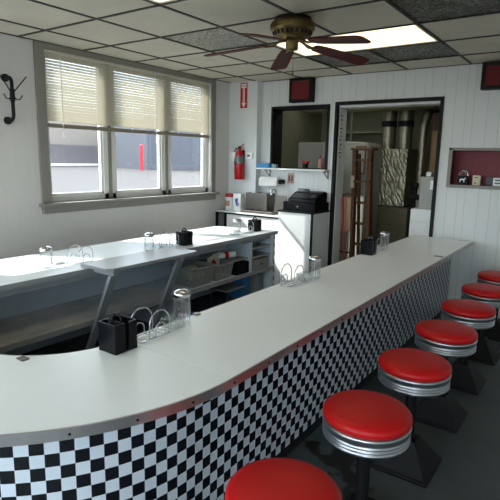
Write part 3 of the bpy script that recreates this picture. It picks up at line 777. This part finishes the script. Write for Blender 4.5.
basket('plastic_basket', 'grey slotted plastic basket on the shelf nearest the slanted leg', 1.04, -1.97, .27, .30, .17, M['bin'], True, 'baskets on the counter shelf')
basket('plastic_basket', 'grey slotted plastic basket holding a red and cream packet', 1.04, -1.668, .27, .27, .15, M['bin'], True, 'baskets on the counter shelf')
o = MB().obox((0, 0, .09), (.16, .20, .02), Matrix.Rotation(.5, 3, 'Y')).box(-.05, .03, -.09, .02, .07, .14).build('paper_stack', M['cream'], None, .003); o.location = (1.04, -1.97, .40); tag(o, 'cream papers piled in the basket nearest the slanted leg', 'papers')
t = thing('snack_packet', 'cream packet with red corner sticking out of the second basket', 'packet', (1.06, -1.70, .45))
MB().obox((0, 0, .09), (.012, .17, .17), Matrix.Rotation(.25, 3, 'Y') @ Matrix.Rotation(.3, 3, 'X')).build('pouch', M['cream'], t, .005)
MB().obox((.012, -.02, .075), (.006, .07, .07), Matrix.Rotation(.25, 3, 'Y') @ Matrix.Rotation(.8, 3, 'X')).build('print', M['redpaint'], t)
t = thing('paper_roll', 'white paper roll with red print lying across the second basket', 'roll', (1.05, -1.57, .585))
MB().cyl((-.02, -.1, 0), (.09, .10, .01), .03, n=24).build('sheet', M['paper'], t)
MB().cyl((.035, 0, .005), (.055, .037, .007), .0306, n=24).build('band', M['redpaint'], t)
t = thing('storage_bin', 'low dark plastic bin on the shelf beneath the small grey ledge', 'bin', (1.03, -1.37, .384))
MB().box(-.13, .14, -.10, .10, 0, .006).box(-.13, -.124, -.10, .10, .006, .115).box(.134, .14, -.10, .10, .006, .115).box(-.124, .134, -.10, -.094, .006, .115).box(-.124, .134, .094, .10, .006, .115).build('tub', M['blackpl'], t)
t = thing('drawer_box', 'pale grey drawer in the cubby at the end of the left counter', 'drawer', (1.04, -1.07, .384))
MB().box(-.13, .13, -.135, .135, 0, .11).build('body', M['greyapron'], t)
MB().box(.13, .146, -.14, .14, .004, .112).build('front', M['lamgrey'], t, .003)
MB().box(.146, .152, -.02, .02, .05, .062).build('pull', M['dkgrey'], t)
o = MB().box(-.09, .05, -.06, .06, 0, .05).box(-.05, .0, -.03, .03, .05, .06).build('condiment_tray', M['olive'], None, .004); o.location = (1.05, -1.08, .625); tag(o, 'small olive tray in the top cubby of the left counter', 'tray')
t = thing('magazine_box', 'pale grey magazine box standing on the lower shelf of left counter', 'box', (1.03, -1.02, .071))
MB().prism([(-.06, 0), (.06, 0), (.06, .24), (.025, .24), (.02, .20), (-.005, .20), (-.01, .24), (-.06, .24)], 'x', -.1, .1).build('body', M['lamgrey'], t, .003)
o = MB().box(-.09, .09, -.07, .07, 0, .22).build('blue_box', M['blue'], None, .004); o.location = (.98, -1.17, .071); tag(o, 'blue box beside the pale magazine box under the left counter', 'box')
t = thing('wire_tray', 'flat pale tray on legs under the left counter', 'tray', (1.04, -1.42, .071))
MB().box(-.14, .1, -.16, .16, .155, .17).build('board', M['lamgrey'], t, .003)
for x, y in ((-.12, -.14), (-.12, .14), (.08, -.14), (.08, .14)): MB().cyl((x, y, 0), (x, y, .155), .008, n=10).build('leg', M['steel'], t)
t = thing('small_crate', 'dark crate with red and blue sides low under left counter', 'crate', (1.02, -2.12, .071))
MB().box(-.1, .1, -.12, .12, 0, .13).build('body', M['black'], t)
MB().box(.1, .103, -.12, -.06, .02, .11).build('red_side', M['redpaint'], t)
MB().box(.1, .103, .0, .07, .02, .08).build('blue_side', M['deepblue'], t)

# ------------------------------------------------------------------ table sets
TOPZ = CT + .0012
def make_jar(label, loc):
    t = thing('sugar_jar', label, 'sugar jar', loc, 0, 'glass sugar jars')
    mb = MB().lathe([(.033, .0), (.037, .006), (.037, .05), (.0365, .10), (.035, .118)], n=32)
    for k in range(14):
        a = 2 * PI * k / 14; mb.cyl((.0365 * math.cos(a), .0365 * math.sin(a), .012), (.0362 * math.cos(a), .0362 * math.sin(a), .105), .0035, n=6)
    mb.build('glass', M['jar'], t)
    MB().lathe([(.037, .116), (.040, .118), (.0405, .132), (.036, .140), (.02, .147), (.0, .149)], n=32).build('lid', M['chrome'], t)
    MB().box(-.012, .012, .018, .03, .1405, .1455).build('flap', M['brushed'], t)
    return t
def make_packet_glass(label, loc):
    t = thing('packet_holder', label, 'glass holder', loc, 0, 'small glass packet holders')
    h, w_, l_, k = .048, .034, .045, .003
    mb = MB().box(-w_, w_, -l_, l_, 0, .006).box(-w_, -w_ + k, -l_, l_, .006, h).box(w_ - k, w_, -l_, l_, .006, h).box(-w_ + k, w_ - k, -l_, -l_ + k, .006, h).box(-w_ + k, w_ - k, l_ - k, l_, .006, h)
    mb.build('glass', M['jar'], t, .001)
    return t
def make_rack(label, loc):
    t = thing('wire_rack', label, 'wire rack', loc, 0, 'chrome wire menu racks')
    wr = .003
    def hoop(x, yc, r, h):
        return [(x, yc - r, .006)] + [(x, yc - r * math.cos(a), h - r + r * math.sin(a)) for a in [PI * k / 14 for k in range(15)]] + [(x, yc + r, .006)]
    b = MB().tube([(-.035, -.085, .005), (.035, -.085, .005), (.035, .085, .005), (-.035, .085, .005)], wr, 6, True)
    for y in (-.045, 0, .045): b.tube([(-.035, y, .005), (.035, y, .005)], wr * .8, 6)
    b.build('base', M['chrome'], t)
    MB().tube(hoop(-.033, -.018, .064, .125), wr, 6).build('hoop', M['chrome'], t)
    MB().tube(hoop(.033, .025, .058, .118), wr, 6).build('hoop', M['chrome'], t)
    MB().tube(hoop(-.033, -.03, .028, .062), wr, 6).build('small_hoop', M['chrome'], t)
    MB().tube(hoop(.033, .03, .028, .062), wr, 6).build('small_hoop', M['chrome'], t)
    return t
def make_caddy(label, loc):
    t = thing('napkin_dispenser', label, 'napkin dispenser', loc, 0, 'black napkin dispensers')
    MB().box(-.05, .05, -.055, .055, 0, .006).build('base', M['blackpl'], t)
    for s_ in (-1, 1):
        MB().prism([(s_ * .055, .0), (s_ * .055, .118), (s_ * .049, .118), (s_ * .049, .0)], 'x', -.05, .05).build('face_plate', M['blackpl'], t, .002)
    for x in (-.05, .045):
        for y in (-.049, .012): MB().box(x, x + .005, y, y + .037, .006, .118).build('side_wall', M['blackpl'], t)
    MB().box(-.04, .04, -.004, .004, .006, .112).build('divider', M['blackmat'], t)
    MB().tube([(-.022, 0, .112)] + [(-.022 * math.cos(a), 0, .118 + .026 * math.sin(a)) for a in [PI * k / 8 for k in range(9)]] + [(.022, 0, .112)], .0055, 8).build('handle', M['blackpl'], t)
    return t
jar = make_jar('glass sugar jar with chrome lid beside the black dispenser nearest the camera', (2.447, -3.615, TOPZ))
dup(jar, (2.527, -2.455, TOPZ), 'glass sugar jar halfway along the right counter')
dup(jar, (2.475, -1.06, TOPZ), 'glass sugar jar near the doorway end of the right counter')
dup(jar, (.99, -3.38, TOPZ), 'glass sugar jar at the left edge, on the sunlit left counter')
dup(jar, (1.045, -2.50, TOPZ), 'glass sugar jar behind the grey worktop on the left counter')
dup(jar, (.99, -1.24, TOPZ), 'glass sugar jar at the far end of the left counter')
ph = make_packet_glass('small square glass holder between near wire rack and sugar jar', (2.485, -3.70, TOPZ)); ph.location.y = -3.715
dup(ph, (2.51, -2.555, TOPZ), 'small glass holder in front of the middle jar on right counter')
dup(ph, (2.50, -1.165, TOPZ), 'small glass holder beside the far jar on right counter')
dup(ph, (1.075, -2.40, TOPZ), 'small glass holder behind the grey worktop beside a wire rack')
dup(ph, (1.05, -1.36, TOPZ), 'small glass holder near the far end of the left counter')
dup(ph, (.95, -3.26, TOPZ), 'small glass holder between jar and rack at left edge of photo')
rack = make_rack('chrome wire rack beside the black dispenser nearest the camera', (2.49, -3.86, TOPZ))
dup(rack, (2.50, -2.69, TOPZ), 'chrome wire rack halfway along the right counter')
dup(rack, (2.47, -1.28, TOPZ), 'chrome wire rack between dispenser and jar at far end of right counter')
dup(rack, (1.01, -3.13, TOPZ), 'chrome wire rack on the sunlit left counter before the grey worktop')
dup(rack, (1.03, -2.255, TOPZ), 'chrome wire rack behind the grey worktop beside a black dispenser')
dup(rack, (1.02, -1.12, TOPZ), 'chrome wire rack at the far end of the left counter')
cad = make_caddy('black napkin dispenser nearest the camera on the right counter', (2.49, -4.03, TOPZ))
dup(cad, (2.475, -1.42, TOPZ), 'black napkin dispenser at the doorway end of the right counter')
dup(cad, (1.06, -2.10, TOPZ), 'black napkin dispenser midway along the left counter')
dup(cad, (1.03, -.98, TOPZ), 'black napkin dispenser at the far end of the left counter')

# ------------------------------------------------------------------ stools
def make_stool(label, loc):
    t = thing('counter_stool', label, 'stool', loc, 0, 'red counter stools')
    b = .142
    prof = [(b, 0), (b, .014), (b * .93, .022), (.062, .125), (.045, .155)]
    mb = MB(); vs = []
    for w_, z in prof: vs += [(-w_, -w_, z), (w_, -w_, z), (w_, w_, z), (-w_, w_, z)]
    fs = [(4 * j + i, 4 * j + (i + 1) % 4, 4 * j + 4 + (i + 1) % 4, 4 * j + 4 + i) for j in range(len(prof) - 1) for i in range(4)]
    fs += [(3, 2, 1, 0), tuple(4 * (len(prof) - 1) + i for i in range(4))]
    mb.add(vs, fs).build('base', M['black'], t, .004)
    MB().cyl((0, 0, .14), (0, 0, .445), .027, n=24).cyl((0, 0, .41), (0, 0, .4405), .07, .09, n=24).build('column', M['black'], t)
    pr = [(.10, .425), (.172, .427), (.178, .432)]
    for k in range(3):
        z = .436 + k * .0135
        pr += [(.180, z - .0015), (.1835, z + .001), (.185, z + .004), (.1835, z + .008), (.180, z + .0105)]
    pr += [(.183, .478), (.183, .487), (.1865, .491), (.1875, .498), (.1855, .505), (.17, .506)]
    pr = [(r * .922, z + .016) for r, z in pr]
    MB().lathe(pr, n=64).build('chrome_ring', M['ring'], t)
    MB().lathe([(r * .915, z + .018) for r, z in [(.172, .503), (.185, .508), (.189, .518), (.187, .531), (.178, .541), (.150, .549), (.09, .554), (.04, .5555), (0, .556)]], n=64).build('cushion', M['red'], t)
    return t
ord_ = ['red topped chrome counter stool cut off at the bottom edge, nearest the camera', 'second red topped chrome counter stool from the camera, whole seat in view',
        'third red topped chrome counter stool from the camera', 'fourth red topped chrome counter stool from the camera, middle of row',
        'fifth red topped chrome counter stool from the camera', 'sixth red topped chrome counter stool from the camera, cut by right edge',
        'farthest red topped chrome counter stool, closest to the back wall']
sy = [-4.13, -3.515, -2.915, -2.32, -1.735, -1.135, -.54]
st0 = make_stool(ord_[0], (3.33, sy[0], 0))
for y, l in zip(sy[1:], ord_[1:]): dup(st0, (3.338, y, 0), l)

# ------------------------------------------------------------------ back room beyond the doorway
KY = 3.0
struct(MB().box(-.3, 3.6, KY, KY + .1, 0, 2.6).build('wall_kitchen_back', M['olivewall']))
struct(MB().box(-.4, -.3, .2, KY, 0, 2.6).build('wall_kitchen_left', M['olivewall']))
struct(MB().box(3.5, 3.6, .2, KY, 0, 2.6).build('wall_kitchen_right', M['olivewall']))
struct(MB().box(-.3, 3.6, .2, KY, 2.5, 2.6).build('ceiling_kitchen', M['olivewall']))
t = thing('furnace', 'olive sheet metal furnace cabinet below the foil wrapped plenum', 'furnace', (1.58, 1.80, 0))
MB().box(-.27, .27, -.3, .3, 0, .89).build('cabinet', M['olive'], t, .004)
MB().box(-.265, .265, -.312, -.3, .66, .88).build('upper_panel', M['olive'], t, .003)
MB().box(-.265, .265, -.312, -.3, .05, .64).build('lower_panel', M['olive'], t, .003)
MB().box(-.16, .2, -.32, -.312, .52, .535).box(-.16, -.145, -.32, -.312, .2, .52).box(.185, .2, -.32, -.312, .2, .52).build('panel_frame', M['steel'], t)
t = thing('foil_plenum', 'crinkled foil wrapped duct box on the furnace seen through doorway', 'duct', (1.55, 1.78, .892))
bm = bmesh.new(); bmesh.ops.create_cube(bm, size=1); bmesh.ops.subdivide_edges(bm, edges=bm.edges, cuts=18, use_grid_fill=True)
for v in bm.verts:
    v.co = Vector((v.co.x * .45, v.co.y * .5, v.co.z * .78 + .40))
    if .02 < v.co.z < .78: v.co += Vector((random.uniform(-.004, .004), random.uniform(-.007, .007), 0))
me = bpy.data.meshes.new('wrapped_box'); bm.to_mesh(me); bm.free(); o = bpy.data.objects.new('wrapped_box', me); COL.objects.link(o); me.materials.append(M['foil']); o.parent = t
for x in (-.115, .12):
    MB().cyl((x, -.08, .795), (x, -.08, 1.09), .098, n=32).build('round_duct', M['duct'], t)
    MB().cyl((x, -.08, 1.09), (x, -.08, 1.17), .104, n=32).build('collar', M['blackmat'], t)
    MB().cyl((x, -.08, 1.17), (x, -.08, 1.6), .098, n=32).build('round_duct', M['duct'], t)
t = thing('insulated_duct', 'foil insulated duct running under the ceiling above the ladder', 'duct', (1.3, 1.25, 2.3))
MB().cyl((-.9, 0, 0), (1.3, 0, 0), .14, n=32).build('wrapped_pipe', M['foil'], t)
for x in (-.6, .9): MB().lathe([(.142, -.012), (.142, .012)], n=32).build('strap', M['duct'], t).matrix_local = Matrix.Translation((x, 0, 0)) @ Matrix.Rotation(PI / 2, 4, 'Y')
for x in (-.6, .9): MB().box(x - .01, x + .01, -.002, .002, .14, .2).build('hanger', M['duct'], t)
t = thing('flexible_hose', 'dark corrugated vent hose curving down beside the foil duct', 'hose', (1.925, 1.68, .9))
pp = [(.10, .9, 1.36), (.06, .3, 1.34), (.03, .02, 1.26), (0, 0, 1.1), (0, 0, .6), (.0, 0, .1), (0, 0, -.895)]
pts = []
for a, b in zip(pp, pp[1:]):
    for k in range(10): pts.append(Vector(a).lerp(Vector(b), k / 10))
MB().tube(pts, [.055 + (.005 if i % 2 else 0) for i in range(len(pts))], 14).build('pipe', M['duct'], t)
o = MB().box(-.14, .14, -.012, .012, 0, 1.93).build('plywood_sheet', M['ply'], None, .002); o.location = (2.16, 1.75, .001); tag(o, 'upright plywood sheet standing right of the vent hose', 'board')
o = MB().box(-.22, .22, -.1, .1, 0, .22).build('wooden_box', M['redwood'], None, .004); o.location = (2.24, 1.78, 1.933); tag(o, 'reddish wooden box on top of the plywood sheet', 'box')
o = MB().box(-.16, .16, -.2, .2, 0, 1.92).build('dark_cupboard', M['blackmat'], None, .004); o.location = (2.50, 1.45, .001); tag(o, 'dark tall cupboard at the right side of the doorway', 'cupboard')  # matte black box stands in for a dark opening
t = thing('pipe_valve', 'black pipe and valve sticking out beside the foil duct', 'valve', (1.98, 1.3, .001))
MB().cyl((0, 0, 0), (0, 0, 1.05), .02, n=12).cyl((-.05, 0, 1.05), (.12, 0, 1.06), .035, n=12).cyl((.02, 0, 1.06), (.02, 0, 1.2), .02, n=12).build('pipe', M['blackmat'], t)
MB().cyl((.0, 0, 1.2), (.04, 0, 1.2), .045, n=16).build('handwheel', M['blackmat'], t)
# white drawer unit in the doorway
t = thing('drawer_cabinet', 'white drawer cabinet inside the doorway by the right jamb', 'cabinet', (2.41, .50, 0))
MB().box(-.16, .14, -.15, .25, 0, .995).build('body', M['signwhite'], t, .003)
MB().box(-.16, .14, -.164, -.151, .862, .985).build('drawer', M['signwhite'], t, .002)
MB().box(-.16, .14, -.164, -.151, .05, .852).build('door', M['signwhite'], t, .002)
t = thing('dispenser', 'speckled grey metal dispenser on the white drawer cabinet', 'dispenser', (2.385, .48, .996))
MB().box(-.065, .075, -.1, .12, 0, .36).build('body', M['speck'], t, .004)
MB().box(.045, .08, -.106, -.1, .22, .32).build('side_label', M['signwhite'], t)
MB().box(-.02, .035, -.06, .02, .361, .41).build('spout', M['signwhite'], t, .004)
t = thing('kettle', 'black rounded kettle with shiny handle behind the grey dispenser', 'kettle', (2.475, .68, .996))  # stands in for a black bag with a light glint on it
MB().lathe([(.05, 0), (.055, .02), (.055, .40), (.045, .46), (.0, .49)], n=24).build('body', M['blackmat'], t)
MB().tube([(-.05, -.02, .40), (-.055, -.03, .45), (-.035, -.03, .50), (.0, -.03, .525)], .007, 8).build('handle', M['chrome'], t)  # curve put in for the glint, not a real handle
# refrigerator
t = thing('refrigerator', 'cream refrigerator with rounded top behind the wooden ladder', 'refrigerator', (1.18, 1.25, 0))
MB().prism([(-.27, 0), (.27, 0), (.27, 1.70), (.24, 1.735), (.16, 1.755), (-.16, 1.765), (-.27, 1.765)], 'y', -.25, .2).build('body', M['fridge'], t, .01)
MB().prism([(-.265, .06), (.265, .06), (.265, 1.69), (.235, 1.725), (.16, 1.745), (-.16, 1.755), (-.265, 1.755)], 'y', -.3, -.256).build('door', M['fridge'], t, .01)
t = thing('framed_notice', 'small dark framed notice hanging on the cream refrigerator door', 'notice', (1.36, .948, 1.53))
MB().box(-.07, .07, -.012, 0, -.19, .17).build('frame', M['redwood'], t, .002)
MB().box(-.05, .05, -.014, -.012, -.17, .15).build('sheet', M['fridge'], t)
# ladder
t = thing('wooden_ladder', 'old brown wooden step ladder folded inside the doorway', 'ladder', (1.56, .62, 0))
for x0, x1, y0, y1 in ((-.13, -.06, -.06, -.02), (.07, .14, -.06, -.02)):
    MB().beam((x1, y0 - .02, 0), (x0, y1, 1.64), .045, .07, (0, 1, 0)).build('rail', M['wood'], t)
for k in range(6):
    z = .22 + k * .26; f = 1 - z / 1.64
    MB().box(-.12 + .07 * f, .09 + .05 * f, -.10, -.01, z - .012, z + .012).build('step', M['wood'], t)
for x0, x1 in ((-.11, -.04), (.05, .12)):
    MB().beam((x1, .08, 0), (x0, .06, 1.6), .03, .04, (0, 1, 0)).build('rear_rail', M['wood'], t)
MB().box(-.16, .12, -.09, .09, 1.64, 1.665).build('top_step', M['wood'], t, .003)
MB().box(-.145, -.10, -.082, -.075, 1.18, 1.33).build('sticker', M['cream'], t)
# hand cart with towel, broom
t = thing('hand_cart', 'dark hand cart with curved handle holding a towel in the doorway', 'cart', (1.455, .33, 0))
MB().tube([(-.05, 0, .02), (-.05, 0, 1.04), (-.03, 0, 1.10), (.03, 0, 1.12), (.08, 0, 1.10), (.10, 0, 1.04), (.1, 0, .02)], .013, 10).build('handle_frame', M['wood'], t)
MB().cyl((-.05, 0, 1.05), (.1, 0, 1.05), .009, n=10).cyl((-.05, 0, .4), (.1, 0, .4), .009, n=10).build('crossbar', M['black'], t)
MB().box(-.07, .12, -.08, .0, .0, .02).build('toe_plate', M['black'], t)
tw = MB(); vs = []; fs = []
n1, n2 = 10, 14
prof = [(-.028, .66)] + [(-.026 + .004 * math.sin(i * 1.7), .66 + .37 * i / 6) for i in range(1, 6)] + [(-.022, 1.04), (-.012, 1.066), (.0, 1.07), (.012, 1.066), (.02, 1.04), (.021, .95), (.022, .86)]
for i, (yy, zz) in enumerate(prof):
    for k in range(n1 + 1): vs.append((-.035 + .12 * k / n1, yy + .004 * math.sin(k * 1.3 + zz * 3), zz))
for i in range(len(prof) - 1):
    for k in range(n1): fs.append((i * (n1 + 1) + k, i * (n1 + 1) + k + 1, (i + 1) * (n1 + 1) + k + 1, (i + 1) * (n1 + 1) + k))
tw.add(vs, fs, True); o = tw.build('hand_towel', M['towel']); md = o.modifiers.new('Solidify', 'SOLIDIFY'); md.thickness = .006; md.offset = 1
o.location = (1.455, .33, 0); tag(o, 'beige towel draped over the hand cart just inside the doorway', 'towel')
t = thing('broom', 'red handled broom leaning inside the left door jamb', 'broom', (1.56, .18, 0))
MB().cyl((0.0, 0, .22), (-.085, .02, 1.08), .011, n=12).build('handle', M['redpole'], t)
MB().prism([(-.05, 0), (.06, 0), (.03, .2), (-.01, .22)], 'y', -.02, .02).build('bristles', M['cream'], t)
# seen through the pass-through
t = thing('wall_rack', 'dim shelf rack on the wall behind the pass-through opening', 'shelf', (.55, 2.6, 0))
for z in (1.3, 1.62, 1.95): MB().box(-.45, .75, -.12, .38, z, z + .025).build('board', M['olivewall'], t)
for x in (-.45, -.05, .73): MB().box(x, x + .03, -.12, -.09, 0, 2.3).build('upright', M['olivewall'], t)
o = MB().box(-.2, .2, -.15, .15, 0, 1.74).build('storage_locker', M['speck'], None, .01); o.location = (.70, .95, .001); tag(o, 'grey green locker seen in lower right of the pass-through', 'locker')
PZ2 = PW[2] + .009
t = thing('red_mug', 'red container standing on the sill of the pass-through', 'container', (1.0, .12, PZ2))
MB().lathe([(.03, 0), (.036, .05), (.036, .052)], n=20).build('body', M['black'], t)
MB().lathe([(.045, .052), (.05, .075), (.03, .085), (0, .086)], n=20).build('lid', M['redpaint'], t)
t = thing('squeeze_bottle', 'pink squeeze bottle at the right end of pass-through sill', 'bottle', (1.2, .12, PZ2))
MB().lathe([(.024, 0), (.026, .01), (.026, .09), (.014, .11), (.006, .115)], n=20).build('body', M['pink'], t)
MB().lathe([(.012, .11), (.003, .16)], n=12).build('nozzle', M['redpaint'], t)
o = MB().prism([(-.04, 0), (.04, 0), (.05, .09), (-.03, .12)], 'y', -.03, .03).build('folded_bag', M['redwood'], None, .004); o.location = (1.275, .13, PZ2); tag(o, 'brown folded bag beside the pink bottle on the pass-through sill', 'bag')

# ------------------------------------------------------------------ light
kl = bpy.data.lights.new('Kitchen ceiling lamp', 'AREA'); kl.shape = 'RECTANGLE'; kl.size = 1.2; kl.size_y = .3; kl.energy = 3.5; kl.color = (1, .95, .84)  # unseen fill, added to lift the dim back room
ko = bpy.data.objects.new('Kitchen ceiling lamp', kl); COL.objects.link(ko); ko.location = (1.25, .62, 2.47)
k2 = ko.copy(); k2.data = kl.copy(); k2.data.energy = 1.6; COL.objects.link(k2); k2.location = (.5, 1.9, 2.47)  # second added fill, for the pass-through side
W = bpy.data.worlds.new('World'); SC.world = W; W.use_nodes = True
bg = W.node_tree.nodes['Background']; bg.inputs[0].default_value = (.80, .90, 1.0, 1); bg.inputs[1].default_value = 5.5
sun = bpy.data.lights.new('Sun', 'SUN'); sun.energy = 9.0; sun.angle = math.radians(.6); sun.color = (1, .96, .9)
so = bpy.data.objects.new('Sun', sun); COL.objects.link(so)
so.rotation_euler = Vector((1, .48, -.93)).to_track_quat('-Z', 'Y').to_euler()
def portal(name, loc, d, sx, sy):
    l = bpy.data.lights.new(name, 'AREA'); l.shape = 'RECTANGLE'; l.size = sx; l.size_y = sy; l.cycles.is_portal = True
    o = bpy.data.objects.new(name, l); COL.objects.link(o); o.location = loc; o.rotation_euler = Vector(d).to_track_quat('-Z', 'Y').to_euler()
for k, (a, b, c, d) in enumerate(FH): portal('front window daylight', ((a + b) / 2, YF - .15, (c + d) / 2), (0, 1, 0), b - a, d - c)
portal('window daylight', (-.15, (W1[0] + W1[1]) / 2, 1.74), (1, 0, 0), W1[1] - W1[0], 1.3)
portal('window daylight', (-.15, (W2[0] + W2[1]) / 2, 1.7), (1, 0, 0), W2[1] - W2[0], 1.4)

# ------------------------------------------------------------------ camera
cam = bpy.data.cameras.new('Camera'); cam.sensor_width = 36; cam.lens = 36 * 495.86 / 500; cam.clip_start = .02; cam.clip_end = 300
co = bpy.data.objects.new('Camera', cam); COL.objects.link(co)
r = Vector((0.81554802, 0.57833092, 0.02036602)); u = Vector((-0.12189898, 0.13728234, 0.98300264)); f = Vector((-0.56570493, 0.80416846, -0.18245829))
Mx = Matrix((r, u, -f)).transposed().to_4x4(); Mx.translation = Vector((3.9886, -5.2632, 1.5184))
co.matrix_world = Mx; SC.camera = co
SC.view_settings.view_transform = 'Standard'; SC.view_settings.look = 'None'; SC.view_settings.gamma = 1; SC.view_settings.exposure = 0.4
SC.view_settings.use_curve_mapping = False
